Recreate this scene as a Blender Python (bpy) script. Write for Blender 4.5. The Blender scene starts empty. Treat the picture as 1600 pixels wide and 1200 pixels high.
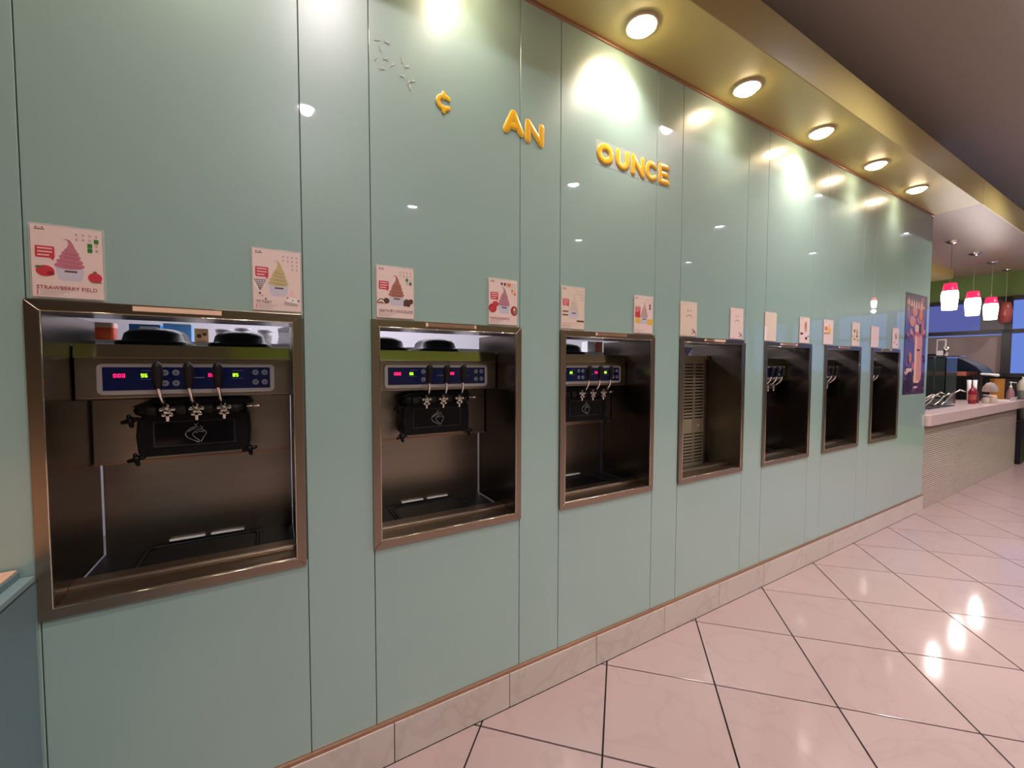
import bpy, bmesh, math, random
from mathutils import Vector, Matrix
random.seed(4)
S = bpy.context.scene
COL = S.collection
PI = math.pi

# ------------------------------------------------------------------ camera
cam_d = bpy.data.cameras.new('camera')
cam = bpy.data.objects.new('camera', cam_d); COL.objects.link(cam)
cam_d.sensor_fit = 'HORIZONTAL'; cam_d.sensor_width = 36; cam_d.lens = 638.26 / 1600 * 36
cam_d.clip_start = .02; cam_d.clip_end = 80
Rv = Vector((0.86573958, -0.50049209, 0.00162537)); Uv = Vector((0.01928676, 0.03660655, 0.99914362))
Fv = Vector((0.50012298, 0.86496684, -0.04134461))
m = Matrix((Rv, Uv, -Fv)).transposed().to_4x4(); m.translation = Vector((0, -1.402, 1.38))
cam.matrix_world = m
S.camera = cam

# ------------------------------------------------------------------ world, light levels, exposure
LAMP = 42.0      # warm soffit lamp lens emission
CAN = 60.0       # cool ceiling can lens emission
PEND = 15.0
S.view_settings.view_transform = 'Standard'; S.view_settings.look = 'None'
S.view_settings.gamma = 1; S.view_settings.use_curve_mapping = False
S.view_settings.exposure = 0.15
W = bpy.data.worlds.new('dusk'); S.world = W; W.use_nodes = True
W.node_tree.nodes['Background'].inputs[0].default_value = (.2, .3, .68, 1)
W.node_tree.nodes['Background'].inputs[1].default_value = .9
S.cycles.use_denoising = True
S.cycles.max_bounces = 8
S.cycles.sample_clamp_indirect = 6

def area(name, loc, sx, sy, power, col, rot=(0, 0, 0)):
    l = bpy.data.lights.new(name, 'AREA'); l.shape = 'RECTANGLE'; l.size = sx; l.size_y = sy
    l.energy = power; l.color = col
    o = bpy.data.objects.new(name, l); o.location = loc; o.rotation_euler = rot; COL.objects.link(o); return o
area('back_room_light', (.6, 1.9, 2.6), 2.5, .6, 55, (.93, .9, 1))
area('back_room_light', (3.6, 1.9, 2.6), 1.6, .6, 22, (.93, .9, 1))
area('service_light', (7.6, 1.2, 2.7), 2.2, .6, 14, (1, .85, .85))

# ------------------------------------------------------------------ materials
MATS = {}
def mat(name, col, rough=.5, metal=0, coat=0, emis=None, es=0, spec=None, trans=0, alpha=1, coat_r=.03, noise=None, bump=None, ior=None, aniso=0):
    if name in MATS: return MATS[name]
    M = bpy.data.materials.new(name); M.use_nodes = True
    nt = M.node_tree; b = nt.nodes['Principled BSDF']; I = b.inputs
    I['Base Color'].default_value = (*col, 1); I['Roughness'].default_value = rough; I['Metallic'].default_value = metal
    I['Coat Weight'].default_value = coat; I['Coat Roughness'].default_value = coat_r
    I['Transmission Weight'].default_value = trans; I['Alpha'].default_value = alpha
    if ior: I['IOR'].default_value = ior
    if aniso: I['Anisotropic'].default_value = aniso
    if spec is not None: I['Specular IOR Level'].default_value = spec
    if emis: I['Emission Color'].default_value = (*emis, 1); I['Emission Strength'].default_value = es
    tc = nt.nodes.new('ShaderNodeTexCoord')
    if noise:                                   # (scale xyz, amount, detail)
        mp = nt.nodes.new('ShaderNodeMapping'); mp.inputs['Scale'].default_value = noise[0]
        nz = nt.nodes.new('ShaderNodeTexNoise'); nz.inputs['Scale'].default_value = 1; nz.inputs['Detail'].default_value = noise[2]
        nt.links.new(tc.outputs['Object'], mp.inputs[0]); nt.links.new(mp.outputs[0], nz.inputs['Vector'])
        mx = nt.nodes.new('ShaderNodeMix'); mx.data_type = 'RGBA'
        a = noise[1]
        mx.inputs[6].default_value = (*[c * (1 - a) for c in col], 1); mx.inputs[7].default_value = (*[min(1, c * (1 + a)) for c in col], 1)
        nt.links.new(nz.outputs[0], mx.inputs[0]); nt.links.new(mx.outputs[2], I['Base Color'])
    if bump:                                    # (scale xyz, strength, distance)
        mp = nt.nodes.new('ShaderNodeMapping'); mp.inputs['Scale'].default_value = bump[0]
        nz = nt.nodes.new('ShaderNodeTexNoise'); nz.inputs['Scale'].default_value = 1; nz.inputs['Detail'].default_value = 2
        nt.links.new(tc.outputs['Object'], mp.inputs[0]); nt.links.new(mp.outputs[0], nz.inputs['Vector'])
        bp = nt.nodes.new('ShaderNodeBump'); bp.inputs['Strength'].default_value = bump[1]; bp.inputs['Distance'].default_value = bump[2]
        nt.links.new(nz.outputs[0], bp.inputs['Height']); nt.links.new(bp.outputs[0], I['Normal'])
    MATS[name] = M; return M

def marble(name, base, vein, rough):
    M = mat(name, base, rough, coat=.7, coat_r=.09, spec=.3)
    nt = M.node_tree; b = nt.nodes['Principled BSDF']; tc = nt.nodes.new('ShaderNodeTexCoord'); oi = nt.nodes.new('ShaderNodeObjectInfo')
    ad = nt.nodes.new('ShaderNodeVectorMath'); ad.operation = 'MULTIPLY_ADD'
    ge = nt.nodes.new('ShaderNodeNewGeometry')
    cx = nt.nodes.new('ShaderNodeCombineXYZ')
    for i in range(3): nt.links.new(oi.outputs['Random'], cx.inputs[i])
    ad.inputs[1].default_value = (17, 31, 9)
    nt.links.new(cx.outputs[0], ad.inputs[0]); nt.links.new(ge.outputs['Position'], ad.inputs[2])
    n1 = nt.nodes.new('ShaderNodeTexNoise'); n1.inputs['Scale'].default_value = 3.2; n1.inputs['Detail'].default_value = 8; n1.inputs['Distortion'].default_value = .5
    nt.links.new(ad.outputs[0], n1.inputs['Vector'])
    r = nt.nodes.new('ShaderNodeValToRGB'); e = r.color_ramp.elements
    e[0].position = .47; e[0].color = (*base, 1); e[1].position = .53; e[1].color = (*base, 1)
    k = e.new(.5); k.color = (*vein, 1)
    nt.links.new(n1.outputs[0], r.inputs[0])
    n2 = nt.nodes.new('ShaderNodeTexNoise'); n2.inputs['Scale'].default_value = 1.6; n2.inputs['Detail'].default_value = 4
    nt.links.new(ad.outputs[0], n2.inputs['Vector'])
    mx = nt.nodes.new('ShaderNodeMix'); mx.data_type = 'RGBA'; mx.blend_type = 'MULTIPLY'
    mr = nt.nodes.new('ShaderNodeMapRange'); mr.inputs[3].default_value = .86; mr.inputs[4].default_value = 1.06
    nt.links.new(n2.outputs[0], mr.inputs[0])
    mx.inputs[0].default_value = 1; nt.links.new(r.outputs[0], mx.inputs[6]); nt.links.new(mr.outputs[0], mx.inputs[7])
    nt.links.new(mx.outputs[2], b.inputs['Base Color']); return M

M_glass_panel = mat('back_painted_glass', (.295, .435, .395), .34, coat=1, coat_r=.012, spec=1.0, noise=((.7, 3, .9), .05, 3))
M_backing = mat('panel_backing', (.10, .12, .10), .8)
M_tile = marble('pink_marble_tile', (.37, .268, .257), (.345, .25, .24), .4)
M_bbtile = marble('beige_marble_tile', (.56, .48, .43), (.51, .42, .37), .3)
M_grout = mat('dark_grout', (.006, .005, .006), .9)
M_ceil = mat('brown_ceiling_paint', (.42, .385, .33), .5, spec=.4, bump=((60, 60, 60), .1, .002))
M_soffit = mat('gold_paint', (.47, .38, .13), .42, spec=.6, bump=((25, 25, 25), .08, .002), noise=((.8, 2, 2), .06, 3))
M_soffit_pink = mat('lit_soffit_paint', (.31, .22, .165), .42, spec=.5)  # pinkish light on the soffit beyond the wall, put into its colour
M_steel = mat('brushed_steel', (.37, .325, .275), .32, 1, bump=((4, 4, 700), .12, .0006), noise=((1, 1, 60), .08, 2))
M_frame = mat('frame_steel', (.35, .28, .215), .3, 1, bump=((700, 4, 4), .1, .0005), noise=((1.5, 1, 2), .14, 2))
M_side = mat('mirror_steel', (.22, .19, .16), .25, 1, bump=((3, 3, 500), .1, .0005))
M_bright = mat('polished_steel', (.78, .74, .68), .14, 1)
M_lip = mat('header_steel', (.80, .76, .62), .1, 1)
M_chrome = mat('chrome', (.85, .82, .8), .07, 1)
M_black = mat('black_plastic', (.006, .006, .007), .4, spec=.18)
M_blackgl = mat('black_gloss', (.003, .003, .005), .08, spec=.3)
M_rubber = mat('dark_grip', (.010, .008, .008), .5, spec=.25)
M_bezel = mat('silver_bezel', (.62, .6, .62), .3, .4)
M_blue = mat('blue_panel', (.004, .012, .085), .25)
M_btn = mat('grey_button', (.28, .3, .36), .4)
M_red = mat('red_led', (.6, 0, .05), .5, emis=(1, .01, .10), es=3.2)
M_green = mat('green_led', (.3, .6, 0), .5, emis=(.45, 1, .02), es=2.2)
M_white = mat('white_paint', (.72, .69, .74), .7)
M_wplast = mat('white_plastic', (.75, .73, .74), .35)
M_paper = mat('sign_paper', (.79, .61, .56), .42, coat=.5, coat_r=.12)
M_paper2 = mat('beige_sign_paper', (.73, .60, .49), .42, coat=.5, coat_r=.12)
M_sleeve = mat('clear_sleeve', (.72, .68, .62), .15, alpha=.35)
M_yel = mat('yellow_letter', (.86, .47, .015), .3, coat=.4)
M_yel2 = mat('yellow_letter_edge', (.92, .62, .12), .3)
M_tape = mat('clear_tape', (.8, .8, .74), .15, alpha=.22)
M_glue = mat('glue_scraps', (.5, .54, .49), .5)
M_strip = mat('peach_label', (.82, .55, .38), .5)
M_trim = mat('copper_trim', (.42, .24, .16), .3, .8)
M_ring = mat('lamp_trim_ring', (.62, .50, .40), .35)
M_lens = mat('lamp_lens', (1, .9, .75), .4, emis=(1, .78, .50), es=LAMP)
M_canl = mat('can_lens', (1, 1, 1), .4, emis=(1, .95, 1), es=CAN)
M_cone = mat('can_cone', (.74, .78, .92), .5)
M_pw = mat('pendant_glass_white', (1, .95, .9), .3, emis=(1, .93, .86), es=PEND)
M_pr = mat('pendant_glass_red', (.8, .02, .08), .3, emis=(1, .02, .10), es=1.1)
M_pu = mat('unlit_pendant_glass', (.30, .06, .05), .3)
M_cord = mat('cord', (.4, .42, .3), .5)
M_greenw = mat('green_wall_paint', (.13, .21, .05), .6)
M_dark = mat('dark_frame', (.010, .007, .012), .5)
M_shade = mat('roller_shade', (.24, .18, .175), .8)
M_pane = mat('window_pane', (.75, .8, 1), .02, trans=1, ior=1.02)
M_tint = mat('tinted_window_pane', (.50, .38, .52), .04, trans=1, ior=1.05)
M_ctop = mat('counter_stone', (.60, .46, .44), .3, coat=.3, noise=((9, 9, 9), .08, 4))
M_mosaic = mat('mosaic_row', (.47, .385, .33), .3, coat=.4, noise=((40, 1, 1), .12, 2))
M_louv = mat('louvre_steel', (.34, .29, .20), .5, .5)
M_mosgr = mat('mosaic_grout', (.11, .08, .07), .8)
M_wallb = mat('shop_wall_paint', (.22, .2, .15), .6)
M_wood = mat('light_wood', (.70, .44, .30), .4, noise=((2, 14, 2), .12, 4))
M_slate = mat('slate_paint', (.125, .20, .225), .45, noise=((2, 2, 2), .05, 3))
M_slate2 = mat('slate_edge', (.2, .29, .31), .4)
M_gtint = mat('guard_glass', (.20, .27, .26), .04, trans=.85, ior=1.12)
M_hood = mat('hood_glass', (.10, .16, .26), .08, trans=.45, ior=1.2)
M_orange = mat('orange_plastic', (.75, .10, .03), .4)
M_bluebx = mat('blue_card', (.04, .22, .6), .5)
M_tan = mat('tan_card', (.62, .38, .16), .6)
M_redb = mat('red_bottle', (.25, .015, .03), .2)
M_clear = mat('clear_plastic', (.8, .72, .72), .08, trans=.7, ior=1.1)
M_amber = mat('amber_wood', (.48, .2, .03), .5)
M_concrete = mat('grey_floor', (.2, .19, .2), .7)

# ------------------------------------------------------------------ mesh helpers
class MB:
    def __init__(s): s.v = []; s.f = []; s.m = []; s.sm = []
    def add(s, vs, fs, mi=0, smooth=False):
        o = len(s.v); s.v += [tuple(v) for v in vs]
        for f in fs: s.f.append(tuple(i + o for i in f)); s.m.append(mi); s.sm.append(smooth)
        return s
    def box(s, x0, x1, y0, y1, z0, z1, mi=0):
        return s.add([(x, y, z) for x in (x0, x1) for y in (y0, y1) for z in (z0, z1)],
                     [(0, 1, 3, 2), (4, 6, 7, 5), (0, 4, 5, 1), (2, 3, 7, 6), (0, 2, 6, 4), (1, 5, 7, 3)], mi)
    def prism(s, pts, axis, a, b, mi=0, smooth=False):
        """convex or simple outline pts (p,q); axis 1: p=x,q=z extruded in y; axis 0: p=y,q=z; axis 2: p=x,q=y"""
        def P(p, q, t): return ((t, p, q), (p, t, q), (p, q, t))[axis]
        n = len(pts); vs = [P(p, q, a) for p, q in pts] + [P(p, q, b) for p, q in pts]
        fs = [tuple(range(n)), tuple(range(2 * n - 1, n - 1, -1))]
        s.add(vs, fs, mi)
        o = len(s.v) - 2 * n
        for i in range(n):
            j = (i + 1) % n; s.f.append((o + i, o + n + i, o + n + j, o + j)); s.m.append(mi); s.sm.append(smooth)
        return s
    def sweep(s, path, r, seg=10, mi=0, flat=None, caps=True):
        """tube along path; r number or list; flat=(axis y scale) squashes the section in y"""
        path = [Vector(p) for p in path]; n = len(path)
        rr = r if isinstance(r, (list, tuple)) else [r] * n
        if caps:                                     # round ends
            t0 = (path[0] - path[1]).normalized(); t1 = (path[-1] - path[-2]).normalized()
            a, b = rr[0], rr[-1]
            path = [path[0] + t0 * a * .97, path[0] + t0 * a * .7] + path + [path[-1] + t1 * b * .7, path[-1] + t1 * b * .97]
            rr = [a * .25, a * .71] + list(rr) + [b * .71, b * .25]; n += 4
        rings = []; up = None
        for i, p in enumerate(path):
            t = (path[min(i + 1, n - 1)] - path[max(i - 1, 0)]).normalized()
            if flat is not None: u = Vector((0, 1, 0)); w = t.cross(u).normalized()
            else:
                if up is None: up = Vector((0, 0, 1)) if abs(t.z) < .9 else Vector((0, 1, 0))
                w = t.cross(up).normalized(); u = w.cross(t).normalized(); up = u
            fl = flat if flat is not None else 1
            rings.append([p + w * math.cos(k * 2 * PI / seg) * rr[i] + u * math.sin(k * 2 * PI / seg) * rr[i] * fl for k in range(seg)])
        vs = [v for R in rings for v in R]; fs = []
        for i in range(n - 1):
            for k in range(seg):
                k2 = (k + 1) % seg; fs.append((i * seg + k, i * seg + k2, (i + 1) * seg + k2, (i + 1) * seg + k))
        s.add(vs, fs, mi, True)
        s.add([v for v in rings[0]], [tuple(range(seg))[::-1]], mi); s.add([v for v in rings[-1]], [tuple(range(seg))], mi)
        return s
    def lathe(s, prof, c, seg=24, mi=0, axis=2, closed=False):
        cx, cy, cz = c; vs = []
        for (r, h) in prof:
            for k in range(seg):
                a = k * 2 * PI / seg; p, q = r * math.cos(a), r * math.sin(a)
                vs.append((cx + p, cy + q, cz + h) if axis == 2 else (cx + p, cy + h, cz + q) if axis == 1 else (cx + h, cy + p, cz + q))
        fs = []
        for i in range(len(prof) - 1):
            for k in range(seg):
                k2 = (k + 1) % seg; fs.append((i * seg + k, i * seg + k2, (i + 1) * seg + k2, (i + 1) * seg + k))
        s.add(vs, fs, mi, True)
        if closed:
            o = len(s.v) - len(prof) * seg
            s.f += [tuple(range(o, o + seg))[::-1], tuple(range(o + (len(prof) - 1) * seg, o + len(prof) * seg))]; s.m += [mi] * 2; s.sm += [False] * 2
        return s
    def build(s, name, mats, parent=None, loc=None, bevel=0, seg=2, kind=None):
        me = bpy.data.meshes.new(name); me.from_pydata(s.v, [], s.f)
        if not isinstance(mats, (list, tuple)): mats = [mats]
        for M in mats: me.materials.append(M)
        me.polygons.foreach_set('material_index', s.m); me.polygons.foreach_set('use_smooth', s.sm)
        bm = bmesh.new(); bm.from_mesh(me)
        bmesh.ops.recalc_face_normals(bm, faces=bm.faces)
        if bevel:
            bmesh.ops.remove_doubles(bm, verts=bm.verts, dist=1e-6)
            es = [e for e in bm.edges if len(e.link_faces) == 2 and e.calc_face_angle(0) > .6]
            bmesh.ops.bevel(bm, geom=es, offset=bevel, segments=seg, profile=.6, affect='EDGES', clamp_overlap=True)
            if seg > 1:
                for f in bm.faces: f.smooth = f.smooth or f.calc_area() < bevel * .3
        bm.to_mesh(me); bm.free(); me.update()
        o = bpy.data.objects.new(name, me); COL.objects.link(o)
        if parent: o.parent = parent
        if loc: o.location = loc
        if kind: o['kind'] = kind
        return o
def rrect(x0, x1, z0, z1, r, n=5):
    P = []
    for (cx, cz, a0) in ((x1 - r, z1 - r, 0), (x0 + r, z1 - r, 90), (x0 + r, z0 + r, 180), (x1 - r, z0 + r, 270)):
        for k in range(n + 1):
            a = math.radians(a0 + 90 * k / n); P.append((cx + r * math.cos(a), cz + r * math.sin(a)))
    return P
def ell(cx, cz, a, b, n=14, t0=0, t1=2 * PI): return [(cx + a * math.cos(t0 + (t1 - t0) * k / n), cz + b * math.sin(t0 + (t1 - t0) * k / n)) for k in range(n if t1 - t0 > 6.2 else n + 1)]
def thing(name, label, cat, loc=(0, 0, 0), group=None):
    o = bpy.data.objects.new(name, None); COL.objects.link(o); o.location = loc; o.empty_display_size = .05
    o['label'] = label; o['category'] = cat
    if group: o['group'] = group
    return o
def tag(o, label, cat, group=None):
    o['label'] = label; o['category'] = cat
    if group: o['group'] = group
    return o
def copy_tree(o, parent=None):
    c = o.copy(); COL.objects.link(c)
    if parent: c.parent = parent
    for ch in list(o.children): copy_tree(ch, c)
    return c
def text(body, width, height, loc, M, parent, name='lettering'):
    cu = bpy.data.curves.new(name, 'FONT'); cu.body = body; cu.size = 1; cu.extrude = .004; cu.resolution_u = 2; cu.offset = 0
    o = bpy.data.objects.new(name, cu); COL.objects.link(o)
    me = bpy.data.meshes.new_from_object(o.evaluated_get(bpy.context.evaluated_depsgraph_get()))
    bpy.data.objects.remove(o); bpy.data.curves.remove(cu)
    xs = [v.co.x for v in me.vertices]; ys = [v.co.y for v in me.vertices]
    a, c = min(xs), width / (max(xs) - min(xs)); d, e = min(ys), height / (max(ys) - min(ys))
    for v in me.vertices: v.co = ((v.co.x - a) * c, -v.co.z * .02, (v.co.y - d) * e)
    me.materials.clear(); me.materials.append(M)
    o = bpy.data.objects.new(name, me); COL.objects.link(o); o.parent = parent; o.location = loc; o['kind'] = 'stuff'; return o

# ------------------------------------------------------------------ setting
ZT, ZB, ZW, XE = 1.5385, .7655, 2.817, 5.406
FX = [(-.506, .073), (.277, .846), (1.043, 1.621), (1.811, 2.39), (2.601, 3.165), (3.364, 3.94), (4.142, 4.71)]
FC = [(a + b) / 2 for a, b in FX]
GH = .2885                                     # half width of each opening's flange
FXs = [(c - GH + .002, c + GH - .002) for c in FC]

# wall backing with seven openings
b = MB(); xs = [-3.0] + [v for a, c in FXs for v in (a + .012, c - .012)] + [XE - .004]
for i in range(0, len(xs), 2): b.box(xs[i], xs[i + 1], .008, .12, 0, 3.5)
for a, c in FXs:
    b.box(a + .012, c - .012, .008, .12, 0, ZB + .012); b.box(a + .012, c - .012, .008, .12, ZT - .012, 3.5)
wall = b.build('wall_left', M_backing, kind='structure')
seams = [-1.9, -.503] + [v for a, c in FX[1:-1] for v in (a, c)]
edges = sorted([-3.0, -1.75, -.503, .076] + [v for a, c in FX[1:] for v in (a, c)] + [XE])
for x0, x1 in zip(edges[:-1], edges[1:]):
    mid = (x0 + x1) / 2; g = .0013
    inF = any(abs(mid - c) < .15 and x1 - x0 < .7 and x0 > -.6 for c in FC)
    if inF:
        for z0, z1 in ((.154, ZB + .012), (ZT - .012, ZW - .014)):
            MB().box(x0 + g, x1 - g, 0, .0075, z0, z1).build('glass_panel', M_glass_panel, wall, bevel=.0009, seg=1)
    else:
        MB().box(x0 + g, x1 - g, 0, .0075, .154, ZW - .014).build('glass_panel', M_glass_panel, wall, bevel=.0009, seg=1)
MB().box(-3, XE, -.008, .006, ZW - .015, ZW).build('trim_1', M_trim, kind='structure', bevel=.002)
MB().box(-3, XE, -.010, .006, .141, .154).build('trim_2', M_trim, kind='structure', bevel=.002)
bb = MB().box(-3, XE, -.006, .008, 0, .141).build('baseboard_left', M_grout, kind='structure')
proto = None
for n in range(-7, 11):
    x0 = .3334 + .46156 * n; x1 = x0 + .46156
    a0, a1 = max(x0, -3) + .0014, min(x1, XE) - .0014
    MB().box(a0, a1, -.0125, .006, .0015, .1405).build('tile', M_bbtile, bb, bevel=.001, seg=1)

# floor: every marble tile is a part
fl = MB().box(-3, 11.2, -5.6, 4.2, -.06, -.006).build('floor', M_grout, kind='structure')
MB().box(-3, XE, .008, 3.2, -.006, .0).box(XE, 10.6, .1, 3.2, -.006, 0).build('back_floor', M_concrete, fl)
D, X0, Y0 = .649, .6555, -.0295
def clip(poly, keep):
    out = []
    for i in range(len(poly)):
        p, q = poly[i], poly[(i + 1) % len(poly)]; dp, dq = keep(p), keep(q)
        if dp >= 0: out.append(p)
        if dp * dq < 0: t = dp / (dp - dq); out.append((p[0] + t * (q[0] - p[0]), p[1] + t * (q[1] - p[1])))
    return out
def far_y(x): return -.012 if x < XE else .0
tiles = []
for a in range(-14, 42):
    for c in range(-14, 42):
        P = []
        for (i, j) in ((a, c), (a + 1, c), (a + 1, c + 1), (a, c + 1)):
            P.append((X0 + (i + j) * D / 2, Y0 - (i - j) * D / 2))
        cx = sum(p[0] for p in P) / 4; cy = sum(p[1] for p in P) / 4
        if cx < -3.2 or cx > 11 or cy > .4 or cy < -5.6: continue
        Q = [(cx + (p[0] - cx) * .986, cy + (p[1] - cy) * .986) for p in P]
        lim = -.0135 if cx < XE + .1 else .6
        Q = clip(Q, lambda p: lim - p[1])
        if cx > XE: Q = clip(Q, lambda p: 10.2 - p[0])
        Q = clip(Q, lambda p: p[0] + 2.98); 
        if len(Q) < 3: continue
        tiles.append((math.hypot(cx, cy + 1.4) + (8 if cy < -3.2 else 0) + (9 if cx < -.8 else 0), Q))
tiles.sort(key=lambda t: t[0])
for d, Q in tiles[:230]:
    MB().prism(Q, 2, -.006, 0).build('tile', M_tile, fl, bevel=.0006, seg=1)
b = MB()
for d, Q in tiles[230:]: b.prism(Q, 2, -.006, 0)
b.build('tile_field', M_tile, fl, kind='stuff')

# ceiling, soffit and the far parts of the shop
MB().box(-3, 11.2, -5.6, .12, 3.5, 3.6).build('ceiling', M_ceil, kind='structure')
so = MB().box(-3, XE, -.312, .12, ZW, 3.03).build('soffit', M_soffit, kind='structure', bevel=.004)
MB().box(XE, 10.2, -.312, -.30, ZW, 3.03).build('soffit', M_soffit, kind='structure')
MB().box(XE, 10.4, -.30, 3.2, ZW, 3.03).build('ceiling', M_soffit_pink, kind='structure')
MB().box(-3, XE, .12, 3.2, 2.8, 2.9).build('ceiling', M_white, kind='structure')
MB().box(-3, XE, 3.1, 3.2, 0, 2.8).build('wall_back', M_white, kind='structure')
MB().box(XE - .1, XE, .13, 3.1, 0, 2.8).build('wall_partition', M_wallb, kind='structure')
MB().box(-3.1, -3, -5.6, 3.2, 0, 3.5).build('wall_near', M_wallb, kind='structure')
MB().box(-3, 11.2, -5.7, -5.6, 0, 3.5).build('wall_right', M_wallb, kind='structure')
MB().box(-.6, 4.2, -5.6, -5.58, 1.9, 2.9).build('trim_5', mat('lime_wall_paint', (.30, .44, .07), .6), kind='structure')
MB().box(4.9, 7.4, -5.6, -5.57, 1.2, 2.6).build('trim_6', mat('tan_panel', (.40, .26, .13), .5), kind='structure')
MB().box(XE, 10.6, 3.2, 3.3, 0, 2.817).build('wall_back', M_wallb, kind='structure')
MB().box(6.6, 8.72, .62, 1.4, 2.70, ZW).build('trim_3', M_soffit, kind='structure')

# end wall, turned nine degrees: local u runs along the wall, origin at the point below (9.575, .09)
ew = bpy.data.objects.new('wall_far', None); 
EWM = Matrix.Translation((9.575, .09, 0)) @ Matrix.Rotation(math.radians(9.2), 4, 'Z')
def on_end(o): o.matrix_world = EWM @ o.matrix_world; return o
b = MB().box(0, .12, -6.2, 3.6, 2.445, 3.52).box(0, .12, -6.2, 3.6, 0, .34)
w = b.build('wall_far', [M_greenw], kind='structure'); on_end(w)
on_end(MB().box(-.012, .06, -6.2, 3.6, .34, 1.24).build('wall_far', M_dark, kind='structure'))
def window(n, y0, y1, lower, tint):
    wf = MB()
    z0, z1, zr = 1.24, 2.445, 1.93
    wf.box(-.05, .06, y0, y1, z1 - .05, z1 + .0).box(-.05, .06, y0, y1, z0, z0 + .06).box(-.05, .06, y0, y1, zr - .03, zr + .03)
    wf.box(-.05, .06, y0, y0 + .05, z0, z1).box(-.05, .06, y1 - .05, y1, z0, z1)
    f = on_end(wf.build('window_%d' % n, M_dark, kind='structure'))
    MB().box(.02, .028, y0 + .05, y1 - .05, zr + .03, z1 - .05).build('pane', tint, f)
    if lower: MB().box(-.01, .0, y0 + .05, y1 - .05, z0 + .06, zr - .05).build('roller_shade', M_shade, f)
    MB().box(.02, .028, y0 + .05, y1 - .05, z0 + .06, zr - .03).build('pane', M_pane, f)
window(1, .13, 1.75, True, M_tint)
for i in range(6): window(2 + i, .13 - .95 * (i + 1), .13 - .95 * i, False, M_pane)
# the dark column of the shopfront between the tinted pane and the next one
on_end(MB().box(-.07, .0, .16, .40, 1.96, 2.40).build('trim_4', mat('dark_panel', (.06, .05, .06), .5), kind='structure'))

# ------------------------------------------------------------------ alcove surrounds
ORD = ['nearest to the camera', 'second from the left', 'third from the left', 'fourth from the left, the one with no dispenser', 'fifth from the left, right of the louvred one',
       'sixth from the left, last but one', 'seventh and farthest, beside the tall purple poster']
def surround():
    t = thing('alcove_surround', '', 'frame', (0, 0, ZB))
    z = -ZB; h = .2885; w_ = .0265
    o = MB()
    out = [(-h, ZB), (h, ZB), (h, ZT), (-h, ZT)]; inn = [(-h + w_, ZB + w_), (h - w_, ZB + w_), (h - w_, ZT - w_), (-h + w_, ZT - w_)]
    for i in range(4):
        j = (i + 1) % 4
        MB_ = MB().prism([(p[0], p[1] + z) for p in (out[i], out[j], inn[j], inn[i])], 1, -.009, .0005)
        MB_.build('frame_bar', M_frame, t, bevel=.0016)
    xi = h - w_
    for s in (-1, 1):
        p = MB().box(s * xi, s * (xi + .004), .0, .33, ZB + w_ + z - .004, ZT - w_ + z + .004)
        p.build('side_panel', M_side, t)
    MB().box(-xi, xi, 0, .15, ZT - w_ + z, ZT - w_ + z + .004).build('top_panel', mat('top_steel', (.26, .25, .27), .22, 1, bump=((6, 3, 5), .3, .004)), t)
    zi = ZB + w_ + z
    s = MB().box(-xi, xi, 0, .072, zi - .004, zi).prism([(.072, zi - .004), (.072, zi + .010), (.078, zi + .014), (.125, zi + .014), (.125, zi - .004)], 0, -xi, xi)
    s.build('sill', M_frame, t, bevel=.001, seg=1)
    # bright rolled inner edge
    e = MB()
    for i in range(4):
        j = (i + 1) % 4; a, c = inn[i], inn[j]
        e.sweep([(a[0], -.0085, a[1] + z), (c[0], -.0085, c[1] + z)], .0016, 6)
    e.build('inner_edge', M_lip, t)
    return t
LAB = ['steel alcove surround below the strawberry sign, nearest', 'steel alcove surround below the chocolate sign, second from left',
       'steel alcove surround below the pale vanilla sign, third from left', 'steel alcove surround below the two frowning face signs',
       'steel alcove surround just right of the one under the frowning faces', 'steel alcove surround second nearest to the tall purple poster',
       'steel alcove surround nearest to the tall purple poster, smallest in view']
SL = [(-.313, -.127), (.457, .644), (1.244, 1.425), (2.017, 2.09), (2.764, 2.951), (3.575, 3.74), (4.32, 4.49)]
p0 = surround()
for i, c in enumerate(FC):
    t = p0 if i == 0 else copy_tree(p0)
    t.location = (c, 0, ZB); tag(t, LAB[i], 'frame', 'steel alcove surrounds along the glass wall')
    MB().box(SL[i][0] - c, SL[i][1] - c, -.0102, -.0088, 1.5215 - ZB, 1.534 - ZB).build('label_strip', M_strip, t)

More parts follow.
